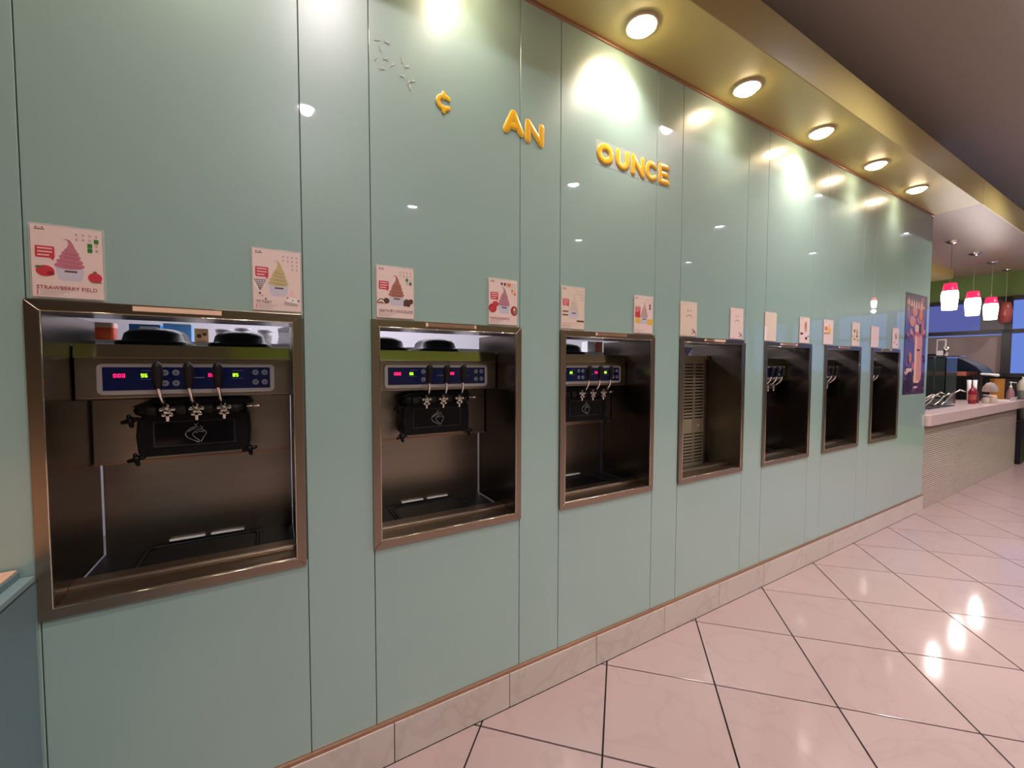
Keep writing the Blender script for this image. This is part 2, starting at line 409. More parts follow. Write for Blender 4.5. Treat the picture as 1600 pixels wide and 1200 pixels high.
# ------------------------------------------------------------------ frozen dessert dispensers
SEG = {'0': 'abcdef', '1': 'bc', '2': 'abged', '5': 'afgcd', '6': 'afgedc', '8': 'abcdefg', '9': 'abcdfg', 'U': 'bcdef', '3': 'abgcd', '4': 'fgbc', '7': 'abc'}
def digits(mb, s, x, z, w, h, y):
    for k, ch in enumerate(s):
        ox = x + k * w * 1.45; t = w * .24; hm = h / 2
        B = {'a': (0, w, h - t, h), 'd': (0, w, 0, t), 'g': (0, w, hm - t / 2, hm + t / 2), 'f': (0, t, hm, h), 'b': (w - t, w, hm, h), 'e': (0, t, 0, hm), 'c': (w - t, w, 0, hm)}
        for q in SEG[ch]:
            a, b_, c, d = B[q]; mb.box(ox + a, ox + b_, y, y + .001, z + c, z + d)
def machine():
    t = thing('dessert_dispenser', '', 'dispenser')
    MB().box(-.2588, .2588, .265, .95, 1.085, 1.435).build('body', M_steel, t, bevel=.003)
    MB().box(-.2605, .2605, .345, .95, 0, 1.085).build('lower_cabinet', M_steel, t)
    MB().box(-.256, .256, .262, .34, 1.083, 1.0895).build('lip', M_trim, t)
    hd = [(.154, 1.290), (.154, 1.400), (.158, 1.404), (.162, 1.4385), (.175, 1.441), (.5, 1.441), (.5, 1.285), (.160, 1.285)]
    MB().prism(hd, 0, -.2585, .2585).build('header', M_steel, t, bevel=.0025)
    MB().prism([(.1525, 1.4035), (.1585, 1.4035), (.1640, 1.4405), (.1565, 1.4425), (.1530, 1.406)], 0, -.2590, .2590).build('header_lip', M_lip, t)
    cp = MB().prism(rrect(-.213, .213, 1.300, 1.389, .014), 1, .1465, .155).build('control_panel', M_bezel, t, bevel=.0018)
    MB().box(-.2, .2, .1455, .147, 1.312, 1.378).build('panel_screen', M_blue, cp)
    for bx in (-.065, -.04, .160, .185):
        for bz in (1.331, 1.362):
            b = MB().lathe([(.0, -.0006), (.0066, -.0006), (.0088, 0), (.0088, .001)], (bx, .1448, bz), 12, axis=1)
            b.build('button', M_btn, cp)
            MB().lathe([(.0, -.0012), (.0038, -.0012), (.0042, 0)], (bx, .1445, bz), 10, axis=1).build('button_mark', mat('button_mark', (.10, .12, .2), .4), cp)
    # thin pale print lines over the indicators
    b = MB()
    for x in (-.118, .098): b.box(x, x + .03, .1448, .1456, 1.367, 1.3682).box(x - .002, x + .03, .1448, .1456, 1.343, 1.3438)
    b.box(-.01, .028, .1448, .1456, 1.3455, 1.348)
    b.build('panel_print', mat('panel_print', (.22, .26, .4), .5), cp)
    # door block
    d = MB().prism([(-.137, 1.125), (-.128, 1.112), (.128, 1.112), (.137, 1.125), (.141, 1.175), (.137, 1.225), (.125, 1.243), (-.118, 1.243), (-.137, 1.222), (-.141, 1.175)], 1, .172, .266)
    door = d.build('dispensing_door', M_black, t, bevel=.006, seg=3)
    MB().box(-.101, .101, .1685, .174, 1.139, 1.216).build('door_plate_border', mat('plate_border', (.02, .022, .04), .25), door)
    MB().box(-.097, .097, .1675, .174, 1.143, 1.212).build('door_plate', M_blackgl, door)
    L = MB(); y = .1668
    lines = [[(-.004, 1.205), (.004, 1.198), (-.012, 1.192), (-.022, 1.182), (-.026, 1.173), (-.020, 1.163), (-.004, 1.153), (.008, 1.147)],
             [(.006, 1.207), (.000, 1.200), (.008, 1.194), (-.008, 1.188), (-.018, 1.181)], [(.010, 1.199), (.018, 1.192), (.006, 1.186), (-.006, 1.178), (-.008, 1.170), (.0, 1.160), (.010, 1.151)],
             [(.014, 1.187), (.024, 1.181), (.026, 1.173), (.020, 1.164), (.012, 1.148)], [(.0, 1.176), (.010, 1.182), (.02, 1.178)]]
    for l in lines: L.sweep([(x, y, z) for x, z in l], .00075, 5, flat=.5, caps=False)
    L.build('swirl_emblem', mat('emblem_line', (.5, .5, .48), .4), door)
    # top bar with nozzle sockets
    MB().sweep([(-.125, .165, 1.252), (.12, .165, 1.252)], .017, 14).build('valve_bar', M_black, t)
    for x in (-.098, -.030, .036, .104):
        MB().lathe([(.0, -.012), (.0155, -.012), (.0165, -.010), (.0165, .010), (.0155, .012), (0, .012)], (x, .150, 1.250), 14, axis=0).build('bar_collar', M_rubber, t)
    MB().prism([(-.15, 1.262), (.15, 1.262), (.135, 1.284), (-.10, 1.284)], 1, .17, .262).build('valve_hood', M_black, t, bevel=.004)
    for x in (-.067, .001, .069):
        g = MB().sweep([(x, .070, 1.3275), (x, .068, 1.34), (x, .065, 1.362), (x, .063, 1.381)], [.0095, .0112, .0135, .0115], 14).build('tap_handle', M_rubber, t)
        MB().sweep([(x, .071, 1.334), (x + .001, .072, 1.312), (x + .003, .078, 1.295), (x + .005, .092, 1.279), (x + .007, .112, 1.263), (x + .008, .135, 1.254)], .0052, 10).build('tap_lever', M_chrome, g)
        s = MB()
        s.lathe([(0, -.012), (.0085, -.012), (.0105, -.008), (.0105, .02)], (x + .008, .132, 1.251), 14, axis=1)
        for a in (0, 72, 144, 216, 288):
            a = math.radians(a + 18); cx, cz = x + .008 + .0145 * math.cos(a), 1.251 + .0145 * math.sin(a)
            s.prism(ell(cx, cz, .0055, .0055, 8), 1, .122, .136)
        s.build('star_knob', M_chrome, t, bevel=.001)
        MB().lathe([(.0, -.003), (.005, -.003), (.0062, 0), (.0065, .014)], (x + .008, .128, 1.222), 12).build('nozzle', M_chrome, t)
    for x, z in ((-.153, 1.222), (-.142, 1.108), (.138, 1.112)):
        n = MB().lathe([(0, -.018), (.008, -.018), (.0095, -.014), (.0095, .01)], (x, .185, z), 12, axis=1)
        n.sweep([(x - .016, .178, z - .004), (x + .016, .178, z + .004)], .0058, 8); n.sweep([(x - .003, .178, z + .013), (x + .003, .178, z - .016)], .0058, 8)
        n.build('wing_nut', M_black, t)
    r = MB().sweep([(.118, .160, 1.253), (.150, .158, 1.2545)], .0028, 8).sweep([(.152, .158, 1.2545), (.168, .158, 1.255)], .0050, 10)
    r.build('draw_pin', M_chrome, t)
    for x, n_ in ((-.145, 'hopper_lid'), (.105, 'hopper_lid')):
        k = MB()
        def rr(w, dd, z, y=.5): return [(p, q, z) for p, q in rrect(x - w, x + w, y - dd, y + dd, .05, 4)]
        lv = [rr(.1, .115, 1.441), rr(.1, .115, 1.462), rr(.095, .11, 1.467), rr(.085, .10, 1.469), rr(.080, .095, 1.492), rr(.068, .083, 1.505), rr(.045, .06, 1.512)]
        n = len(lv[0]); vs = [v for q in lv for v in q]; fs = [(i * n + a, i * n + (a + 1) % n, (i + 1) * n + (a + 1) % n, (i + 1) * n + a) for i in range(len(lv) - 1) for a in range(n)]
        fs.append(tuple(range((len(lv) - 1) * n, len(lv) * n))); k.add(vs, fs, 0, True)
        k.build(n_, M_black, t)
    # drip tray
    tr = MB(); z = .787
    tr.prism(rrect(-.165, .165, .128, .338, .012), 2, .782, z); tray = tr.build('drip_tray', M_black, t, bevel=.001)
    rim = MB(); o_ = rrect(-.158, .158, .134, .325, .03); i_ = rrect(-.145, .145, .146, .313, .022); n = len(o_)
    vs = [(p, q, z) for p, q in o_] + [(p, q, z + .004) for p, q in o_] + [(p, q, z + .004) for p, q in i_] + [(p, q, z) for p, q in i_]
    rim.add(vs, [(l * n + a, l * n + (a + 1) % n, (l + 1) * n + (a + 1) % n, (l + 1) * n + a) for l in range(3) for a in range(n)], 0, True)
    rim.build('tray_rim', M_black, tray)
    MB().prism(i_, 2, z - .002, z + .0008).build('tray_well', M_blackgl, tray)
    MB().box(-.2618, .2618, .126, .345, .765, .782).build('tray_shelf', M_black, t)
    for x in (-.055, .058):
        MB().prism(rrect(x - .049, x + .049, .3325, .3455, .0062), 2, .7935, .7985).build('lit_slot_bar', M_wplast, t, bevel=.0015)  # solid white bars in place of light showing through the slots
    lv = MB()
    for s in (-1, 1):
        for k in range(16): lv.box(s * .2595 - .0015, s * .2595 + .0015, .36, .62, .80 + k * .017, .809 + k * .017)
    lv.build('side_louvres', M_dark, t, kind='stuff')
    return t
mp = machine()
MLAB = {0: 'frozen dessert dispenser with red and green readouts, nearest, under strawberry sign', 1: 'frozen dessert dispenser with three black taps in second alcove, under chocolate sign',
        2: 'frozen dessert dispenser half hidden in third alcove, under vanilla sign', 4: 'frozen dessert dispenser in alcove right of the louvred cabinet, only taps showing',
        5: 'frozen dessert dispenser in dark alcove second from the poster', 6: 'frozen dessert dispenser in dark alcove nearest the purple poster'}
LED = {0: ('000', '96', '000', '85'), 1: ('000', '86', '000', '90'), 2: ('000', '80', '000', '88'), 4: ('000', '85', '000', '84'), 5: ('000', '88', '000', '86'), 6: ('000', '84', '000', '85')}
for i in (0, 1, 2, 4, 5, 6):
    t = mp if i == 0 else copy_tree(mp)
    t.location = (FC[i], 0, 0); tag(t, MLAB[i], 'dispenser', 'frozen dessert dispensers in the alcoves')
for i in (0, 1, 2):
    t = [o for o in COL.objects if o.name.startswith('dessert_dispenser') and abs(o.location.x - FC[i]) < 1e-4][0]
    cp = [o for o in t.children if o.name.startswith('control_panel')][0]
    L = LED[i]
    for j, (s, x, M) in enumerate(((L[0], -.177, M_red), (L[1], -.1185, M_green), (L[2], .038, M_red), (L[3], .1, M_green))):
        b = MB(); digits(b, s, x, 1.349, .0056 if j % 2 else .0062, .010, .1446); b.build('readout', M, cp)

# louvred cabinet in the fourth alcove
t = thing('louvred_cabinet', 'steel cabinet back with two columns of vent slots in fourth alcove', 'cabinet', (FC[3], 0, 0))
MB().box(-.2595, .2595, .236, .9, 0, 1.45).build('body', M_dark, t)
b = MB(); cols = [(-.232, -.150), (-.131, -.049), (.047, .131), (.150, .232)]
rows = [1.398 - .0195 * k for k in range(18)] + [.968 - .0195 * k for k in range(10)]
xs_ = [-.2595] + [v for c in cols for v in c] + [.2595]
for k in range(0, 10, 2): b.box(xs_[k], xs_[k + 1], .22, .226, .70, 1.453)
for c in cols:
    b.box(c[0], c[1], .22, .226, rows[0] + .003, 1.453); b.box(c[0], c[1], .22, .226, .70, rows[-1] - .003)
    for r1, r2 in zip(rows[:-1], rows[1:]): b.box(c[0], c[1], .22, .226, r2 + .0038, r1 - .0038)
b.build('louvre_panel', M_louv, t)
b = MB()
for r in rows: b.box(.024, .032, .2192, .2205, r - .003, r + .003).box(-.032, -.024, .2192, .2205, r - .003, r + .003)
b.build('vent_hole', M_dark, t, kind='stuff')
MB().box(.236, .2595, .212, .24, .70, 1.452).build('corner_post', M_steel, t, bevel=.002)
MB().box(.232, .2600, .205, .245, 1.43, 1.455).build('corner_cap', M_trim, t, bevel=.002)
MB().lathe([(0, -.004), (.005, -.004), (.006, 0)], (.19, .22, 1.015), 10, axis=1).build('lock', M_chrome, t)

# ------------------------------------------------------------------ flavour signs
def pm(name, c): return mat('print_' + name, c, .45)
PK = pm('red', (.55, .04, .06)); GRN = pm('green', (.03, .2, .03)); ORG = pm('orange', (.7, .2, .05)); INK = pm('ink', (.09, .05, .06)); GRY = pm('grey', (.45, .36, .35))
CUP = pm('cup', (.56, .52, .60)); BRN = pm('brown', (.09, .035, .025)); PAL = pm('pale', (.8, .5, .48)); WHT = pm('white', (.82, .76, .74)); DRED = pm('dark_red', (.30, .02, .03))
YLW = pm('yellow', (.75, .45, .06)); PUR = pm('purple', (.20, .06, .10)); TAN = pm('tan', (.46, .32, .18)); LEAF = pm('leaf', (.1, .15, .04))
def sign(i, x0, x1, z0, z1, label, kind, paper=None, title=None, tilt=0, **kw):
    w, h = x1 - x0, z1 - z0
    t = thing('flavour_sign', label, 'sign', ((x0 + x1) / 2, -.0045, z0 + .0005), 'flavour signs standing on the steel surrounds')
    t.rotation_euler = (0, tilt, 0)
    MB().box(-w / 2, w / 2, 0, .0028, 0, h).build('sleeve', M_sleeve, t, bevel=.0006, seg=1)
    MB().box(-w / 2 + .004, w / 2 - .004, -.0008, .0012, .004, h - .004).build('paper', paper or M_paper, t)
    parts = {}; lay = [0]; cur = ['fine_print']
    def pg(pts, M):
        P, mats = parts.setdefault(cur[0], (MB(), []))
        if M not in mats: mats.append(M)
        lay[0] += 1; y = -.00085 - lay[0] * .00001
        P.prism([(-w / 2 + u * w, v * h) for u, v in pts], 1, y, -.0007, mats.index(M))
    def R(u0, u1, v0, v1, M): pg([(u0, v0), (u1, v0), (u1, v1), (u0, v1)], M)
    def logo():
        cur[0] = 'corner_mark'
        R(.09, .115, .935, .95, INK); R(.14, .15, .935, .945, INK); R(.17, .195, .935, .95, INK); R(.08, .21, .912, .925, INK)
    def swirl(M, D_, cx=.52, v0=.43, s=1.0):
        cur[0] = 'cup_picture'
        pg([(cx - .19 * s, v0), (cx - .155 * s, v0 - .15 * s), (cx - .12 * s, v0 - .175 * s), (cx + .13 * s, v0 - .175 * s), (cx + .165 * s, v0 - .15 * s), (cx + .2 * s, v0)], CUP)
        R(cx - .07 * s, cx + .10 * s, v0 - .06 * s, v0 - .035 * s, INK)
        cur[0] = 'swirl_picture'
        W_ = [(.205, .0, .05), (.18, .055, .05), (.145, .115, .05), (.12, .165, .045), (.085, .205, .04)]
        for k, (a, dv, bb_) in enumerate(W_):
            pg(ell(cx + .005 * k, v0 + .03 * s + dv * s, a * s, bb_ * s, 16), M)
            pg([(cx - a * .5 * s, v0 + .028 * s + dv * s), (cx + a * .75 * s, v0 + (.005 + dv) * s), (cx + a * .8 * s, v0 + (.012 + dv) * s), (cx - a * .45 * s, v0 + .034 * s + dv * s)], D_)
        tip = [(-.085, .20), (.09, .20), (.085, .26), (.06, .33), (.02, .375), (-.03, .39), (-.075, .375), (-.03, .372), (-.005, .35), (-.02, .30), (-.06, .26)]
        # tip as two convex pieces
        pg([(cx + s * a, v0 + s * b_) for a, b_ in ((-.07, .21), (.092, .21), (.085, .26), (.06, .32), (-.008, .32), (-.03, .27))], M)
        pg([(cx + s * a, v0 + s * b_) for a, b_ in ((.06, .32), (.02, .375), (-.03, .392), (-.012, .35), (-.008, .32))], M)
        pg([(cx + s * a, v0 + s * b_) for a, b_ in ((-.03, .392), (-.085, .375), (-.03, .375))], M)
    def bubble(M=PK, u0=.08, u1=.33, v0=.545, v1=.70):
        cur[0] = 'speech_bubble'
        pg([(a, b_) for a, b_ in rrect(u0, u1, v0, v1, .02, 3)], M); pg([(u1 - .07, v0 + .01), (u1 - .02, v0 - .035), (u1 - .01, v0 + .01)], M)
        for k in range(3):
            v = v0 + .025 + k * .045; R(u0 + .03, u1 - .03 - .04 * (k == 0), v, v + .018, PAL)
    def icons(sq, Ms):
        cur[0] = 'icon_grid'
        for a in range(4):
            for b_ in range(4):
                if b_ > 1 and a < 2: continue
                u, v = .60 + a * .09, .90 - b_ * .065
                if (a, b_) in sq: R(u - .01, u + .055, v - .04, v + .018, Ms)
                else: R(u + .008, u + .042, v - .012, v + .006, GRY); R(u + .012, u + .036, v - .024, v - .018, GRY)
    def fine(c=PK):
        cur[0] = 'fine_print'
        R(.085, .098, .045, .115, c)
        for k in range(3): R(.12, .50 - .07 * k, .10 - k * .025, .107 - k * .025, GRY)
    col = kw.get('col', PAL); dk = kw.get('dk', DRED)
    if kind == 'flavour':
        logo(); swirl(col, dk); bubble(); fine()
        icons(kw.get('sq', ()), kw.get('sqm', GRN))
        cur[0] = 'food_picture'
        for (u, v, a, b_, M) in kw.get('fruit', ()): pg(ell(u, v, a, b_, 14), M)
        for (u0, u1, v0, v1, M) in kw.get('bars', ()): R(u0, u1, v0, v1, M)
        for (pts, M) in kw.get('polys', ()): pg(pts, M)
    elif kind == 'sad':
        cur[0] = 'corner_mark'; R(.14, .26, .90, .915, GRY); cur[0] = 'sad_face'
        pg(ell(.44, .735, .035, .02, 10), INK); pg(ell(.60, .735, .03, .016, 10), INK)
        pts = [(.52 + .20 * math.cos(a), .52 + .095 * math.sin(a)) for a in [PI * (.08 + .84 * k / 10) for k in range(11)]]
        for a, b_ in zip(pts[:-1], pts[1:]): pg([(a[0], a[1] - .008), (b_[0], b_[1] - .008), (b_[0], b_[1] + .008), (a[0], a[1] + .008)], INK)
        cur[0] = 'leaf_picture'
        for (u, v, a, b_) in ((.72, .20, .03, .045), (.82, .16, .04, .05), (.90, .07, .03, .02), (.68, .10, .03, .02), (.78, .12, .03, .03), (.88, .13, .02, .03)): pg(ell(u, v, a, b_, 9), PUR)
        cur[0] = 'fine_print'; R(.08, .38, .055, .06, GRY)
    elif kind == 'curl':
        cur[0] = 'white_stripes'
        for k in range(9): R(.02, .22, .03 + k * .052, .062 + k * .052, WHT)
    elif kind == 'far':
        cur[0] = 'corner_mark'; R(.15, .28, .93, .945, INK); cur[0] = 'food_picture'
        for (u, v, a, b_, M) in kw['fruit']: pg(ell(u, v, a, b_, 12), M)
    for nm, (P, mats) in parts.items(): P.build(nm, mats, t, kind='stuff' if nm in ('icon_grid', 'fine_print', 'corner_mark', 'white_stripes', 'food_picture', 'leaf_picture', 'sad_face') else None)
    if title:
        text(title[0], title[1] * w, .05 * h, (-w / 2 + .085 * w, -.0016, .125 * h), title[2], t, 'title_lettering')
    return t
PKS = pm('pink', (.50, .17, .22)); PKD = pm('pink_shadow', (.28, .07, .11)); CHO = pm('chocolate', (.36, .14, .09)); TAR = pm('tart', (.52, .42, .20)); TARD = pm('tart_shadow', (.2, .14, .05)); VAN = pm('vanilla', (.62, .53, .45)); VAND = pm('vanilla_shadow', (.3, .22, .19))
bal = [([(.04, .50), (.30, .50), (.27, .43), (.20, .37), (.17, .32), (.15, .32), (.09, .37), (.05, .43)], WHT)] + \
      [([(.05 + .02 * k, .50 - .03 * k), (.29 - .02 * k, .50 - .03 * k), (.285 - .02 * k, .488 - .03 * k), (.055 + .02 * k, .488 - .03 * k)], INK) for k in range(6)] + \
      [([(x_, .50), (x_ + .012, .50), (.165, .33), (.158, .33)], INK) for x_ in (.05, .10, .155, .21, .275)] + \
      [([(.14, .30), (.18, .30), (.175, .27), (.145, .27)], INK), (ell(.20, .25, .025, .012, 8), GRY), (ell(.27, .20, .02, .014, 8), INK)] + \
      [([(.66, .16), (.90, .14), (.88, .24), (.72, .26)], WHT), ([(.72, .26), (.86, .25), (.83, .33), (.76, .40)], PAL), ([(.62, .13), (.90, .11), (.90, .15), (.64, .18)], GRY), (ell(.70, .24, .02, .012, 8), INK), (ell(.92, .2, .02, .014, 8), INK), (ell(.80, .20, .015, .012, 8), INK)]
choc = [(ell(.27, .335, .075, .055, 12), BRN), (ell(.14, .285, .11, .085, 12, 0, PI), BRN), (ell(.135, .283, .085, .066, 12, 0, PI), WHT), (ell(.13, .28, .08, .04, 12, 0, PI), CHO),
        ([(.70, .26), (.88, .25), (.88, .34), (.84, .385), (.77, .395), (.71, .36)], BRN), (ell(.90, .35, .06, .05, 12), BRN), (ell(.77, .36, .02, .012, 8), CHO)]
sign(0, -.493, -.363, 1.5405, 1.7165, 'square flavour sign reading STRAWBERRY FIELD with pink swirl', 'flavour', col=PKS, dk=PKD, sq={(3, 1), (2, 2), (2, 3)}, title=('STRAWBERRY FIELD', .80, DRED),
     fruit=[(.20, .37, .12, .075, PK), (.12, .42, .05, .015, LEAF), (.27, .34, .05, .03, DRED), (.86, .32, .10, .07, PK), (.88, .26, .08, .008, LEAF), (.86, .40, .03, .012, LEAF)])
sign(1, -.056, .074, 1.5405, 1.7235, 'flavour sign reading TF TART with yellow swirl and striped balloon', 'flavour', col=TAR, dk=TARD, polys=bal, title=('TF TART', .30, INK))
sign(2, .289, .419, 1.5405, 1.7175, 'flavour sign reading DEATH BY CHOCOLATE with brown swirl', 'flavour', col=CHO, dk=BRN, sq={(2, 2), (3, 3)}, polys=choc, title=('DEATH BY CHOCOLATE', .86, INK))
sign(3, .702, .834, 1.5405, 1.7205, 'flavour sign reading POMEGRANATE with orange squares and pink swirl', 'flavour', col=pm('mauve', (.45, .2, .24)), dk=PKD, sq={(2, 2), (3, 3)}, sqm=ORG, title=('POMEGRANATE', .62, DRED),
     fruit=[(.15, .36, .13, .095, DRED), (.14, .345, .09, .06, PK), (.24, .45, .10, .06, PK), (.87, .33, .12, .105, DRED), (.89, .33, .08, .075, CHO), (.87, .36, .02, .03, WHT), (.45, .89, .035, .03, INK), (.55, .885, .035, .035, INK)], bars=[(.63, .75, .85, .915, ORG)])
sign(4, 1.043, 1.175, 1.5405, 1.7255, 'beige flavour sign with white swirl and three dark vanilla pods', 'flavour', paper=M_paper2, col=VAN, dk=VAND, tilt=.008,
     bars=[(.08, .30, .40, .425, BRN), (.08, .30, .32, .345, BRN), (.66, .96, .19, .225, BRN), (.08, .6, .155, .17, PAL)])
sign(5, 1.473, 1.606, 1.5405, 1.7245, 'flavour sign with white pink swirl between two orange mango cubes', 'flavour', col=pm('rose', (.5, .32, .32)), dk=VAND,
     fruit=[(.22, .34, .14, .075, YLW), (.84, .32, .17, .08, YLW)], bars=[(.07, .32, .42, .56, PK), (.78, .85, .72, .78, INK), (.78, .85, .64, .70, INK)])
sign(6, 1.806, 1.945, 1.5405, 1.7225, 'sad face sign on left side above the louvred cabinet', 'sad', paper=M_paper2, tilt=-.006)
sign(7, 2.235, 2.366, 1.5405, 1.7205, 'sad face sign on right side above the louvred cabinet', 'sad')
sign(8, 2.584, 2.720, 1.5405, 1.7215, 'blank looking beige sign with white stripes along its lower left edge', 'curl', paper=M_paper2, tilt=.02)
sign(9, 3.001, 3.136, 1.5405, 1.7165, 'small pink sign with brown swirl and two dark berries', 'far', fruit=[(.30, .66, .13, .09, PAL), (.60, .62, .13, .2, TAN), (.58, .72, .07, .12, CHO), (.22, .37, .16, .045, BRN), (.66, .20, .12, .06, BRN), (.86, .28, .07, .03, BRN)])
sign(10, 3.329, 3.475, 1.5405, 1.719, 'small sign with orange and yellow shapes above sixth alcove left corner', 'far', fruit=[(.25, .64, .16, .09, ORG), (.58, .58, .16, .12, YLW), (.55, .72, .07, .1, YLW), (.15, .45, .08, .05, DRED), (.8, .38, .13, .06, PAL), (.4, .46, .3, .05, TAN)])
sign(11, 3.773, 3.909, 1.5405, 1.7255, 'small beige sign with muted green and brown blobs above sixth alcove right corner', 'far', paper=M_paper2, fruit=[(.3, .64, .13, .07, CHO), (.62, .58, .12, .15, TAN), (.2, .4, .13, .06, YLW), (.75, .26, .16, .05, TAN), (.32, .3, .1, .03, BRN), (.62, .42, .14, .05, LEAF)])
sign(12, 4.112, 4.262, 1.5405, 1.712, 'faded pink sign above seventh alcove left corner', 'far', fruit=[(.5, .5, .1, .16, PAL)])
sign(13, 4.536, 4.676, 1.5405, 1.7195, 'small pink sign above seventh alcove right corner, next to the poster', 'far', fruit=[(.5, .66, .16, .1, TAN), (.42, .45, .2, .06, CUP), (.3, .30, .08, .03, BRN), (.72, .22, .1, .03, BRN), (.55, .56, .12, .1, CHO)])

# ------------------------------------------------------------------ yellow letters
def arc(cx, cz, a, b_, t0, t1, n=12): return [(cx + a * math.cos(math.radians(t0 + (t1 - t0) * k / n)), cz + b_ * math.sin(math.radians(t0 + (t1 - t0) * k / n))) for k in range(n + 1)]
GLY = {'A': [[(0, 0), (.5, 1), (1, 0)], [(.25, .30), (.75, .30)]], 'N': [[(0, 0), (0, 1), (1, 0), (1, 1)]], 'O': [arc(.5, .5, .5, .5, 0, 360, 20)],
       'U': [[(0, 1)] + arc(.5, .42, .5, .42, 180, 360) + [(1, 1)]], 'C': [arc(.56, .5, .56, .5, 48, 312, 16)], 'E': [[(1, 1), (0, 1), (0, 0), (1, 0)], [(0, .5), (.85, .5)]],
       'c': [arc(.6, .5, .6, .36, 50, 310, 14), [(.55, .80), (.55, 1.02)], [(.55, .2), (.55, -.02)]]}
def letter(ch, x0, x1, z0, z1, r, label, rot=0, tape=True):
    cx, cz = (x0 + x1) / 2, (z0 + z1) / 2; w, h = x1 - x0 - 2 * r, z1 - z0 - 2 * r
    t = thing('wall_letter', label, 'letter', (cx, 0, cz), 'yellow letters on the glass wall'); t.rotation_euler = (0, rot, 0)
    for (rad, M, y, fl, nm) in ((r * 1.04, M_yel2, -.0025, .14, 'letter_edge'), (r * .82, M_yel, -.0035, .17, 'letter_face')):
        b = MB()
        for st in GLY[ch]:
            pts = [(-w / 2 + u * w, y, -h / 2 + v * h) for u, v in st]
            dense = [pts[0]]
            for a, c in zip(pts[:-1], pts[1:]):
                dense.append(c)
            if len(st) <= 4:          # sharp corners: separate capsules
                for a, c in zip(pts[:-1], pts[1:]): b.sweep([a, c], rad, 12, flat=fl)
            else: b.sweep(dense, rad, 12, flat=fl)
        b.build(nm, M, t)
    if tape: MB().box(-w / 2 - r - .006, w / 2 + r + .006, -.0012, -.0004, -h / 2 - r - .006, h / 2 + r + .006).build('tape', M_tape, t)
letter('c', .500, .556, 2.272, 2.348, .0088, 'small yellow cent sign on the glass wall', 0, False)
letter('A', .766, .862, 2.277, 2.372, .0150, 'yellow letter A of the word AN', -.02, False)
letter('N', .866, .958, 2.264, 2.357, .0140, 'yellow letter N of the word AN', .03, False)
letter('O', 1.236, 1.336, 2.280, 2.372, .0150, 'yellow letter O of the word OUNCE', 0)
letter('U', 1.349, 1.436, 2.280, 2.372, .0145, 'yellow letter U of the word OUNCE', 0)
letter('N', 1.445, 1.536, 2.274, 2.372, .0140, 'yellow letter N of the word OUNCE', .02)
letter('C', 1.538, 1.622, 2.274, 2.370, .0140, 'yellow letter C of the word OUNCE', 0)
letter('E', 1.629, 1.710, 2.276, 2.376, .0140, 'yellow letter E of the word OUNCE, last one', 0)
b = MB()
for (x, z, a) in ((.305, 2.435, .3), (.335, 2.44, -.5), (.315, 2.41, 1.2), (.30, 2.375, .9), (.33, 2.385, -.2), (.352, 2.372, .7), (.318, 2.35, .1), (.385, 2.40, 1.2), (.40, 2.385, .2), (.385, 2.35, -.3), (.405, 2.335, .9), (.42, 2.345, .3), (.41, 2.32, 1.3)):
    for k in range(2):
        dx, dz = .011 * math.cos(a + k * .8), .011 * math.sin(a + k * .8)
        b.sweep([(x - dx, -.0006, z - dz), (x + dx * .3, -.0015, z + dz * .5), (x + dx, -.0006, z + dz)], [.0006, .0018, .0008], 6, flat=.35)
g = b.build('glue_scraps', M_glue, kind='stuff'); tag(g, 'whitish glue scraps left on glass where numerals were', 'glue')

# ------------------------------------------------------------------ tall poster at the end of the wall
t = thing('wall_poster', 'tall narrow purple and orange poster at the end of the glass wall', 'poster', (5.074, -.001, 1.14))
MB().box(-.26, .26, -.002, .0008, 0, .907).build('poster_sheet', mat('poster_purple', (.075, .03, .085), .3, coat=.5, noise=((26, 26, 26), .9, 5)), t)
PC = [pm('poster_pink', (.55, .22, .20)), pm('poster_orange', (.6, .17, .04)), pm('poster_pale', (.66, .42, .34)), pm('poster_dark', (.02, .008, .03)), pm('poster_violet', (.16, .07, .2)), pm('poster_rose', (.42, .11, .13))]
b = MB(); rs = random.Random(9); lay = 0
def pp(pts, mi):
    global lay; lay += 1; b.prism(pts, 1, -.0022 - lay * .00002, -.0019, mi)
for k in range(90):
    z = rs.uniform(.52, .87) if k < 45 else rs.uniform(.03, .55); x = rs.uniform(-.23, .23)
    pp(ell(x, z, rs.uniform(.008, .034), rs.uniform(.008, .034), 7, rs.uniform(0, .5), 6.284 + .5), rs.choice([0, 1, 5, 0, 4]) if k < 45 else rs.choice([3, 4, 3, 5, 4]))
pp(rrect(-.02, .12, .10, .56, .02, 3), 2); pp(rrect(.03, .16, .12, .54, .02, 3), 0)
pp(ell(.05, .57, .09, .05, 12), 5); pp(ell(.02, .6, .05, .035, 10), 2); pp(ell(.10, .60, .04, .05, 10), 3); pp(rrect(.03, .11, .395, .41, .005, 2), 3)
pp([(-.24, .20), (-.20, .235), (-.07, .235), (-.08, .205), (-.15, .20), (-.22, .175)], 2); pp(ell(-.215, .21, .012, .012, 8), 3); pp(ell(-.12, .11, .06, .10, 12), 3); pp(ell(-.22, .07, .035, .07, 10), 3)
pp(ell(-.12, .33, .03, .05, 10), 1); pp(ell(.10, .73, .045, .06, 10), 1); pp(ell(.15, .62, .035, .08, 10), 5); pp(ell(-.10, .66, .07, .05, 10), 0); pp(ell(-.05, .75, .06, .045, 10), 0)
for k in range(6):
    x = -.21 + k * .058; pp([(x, .80 - .004 * k), (x + .038, .79 - .004 * k), (x + .030, .845 - .004 * k), (x + .012, .85)], 2)
for z in (.06, .085, .11): pp(ell(.03, z, .05, .008, 10), 2 if z != .085 else 3)
b.build('poster_print', PC, t)

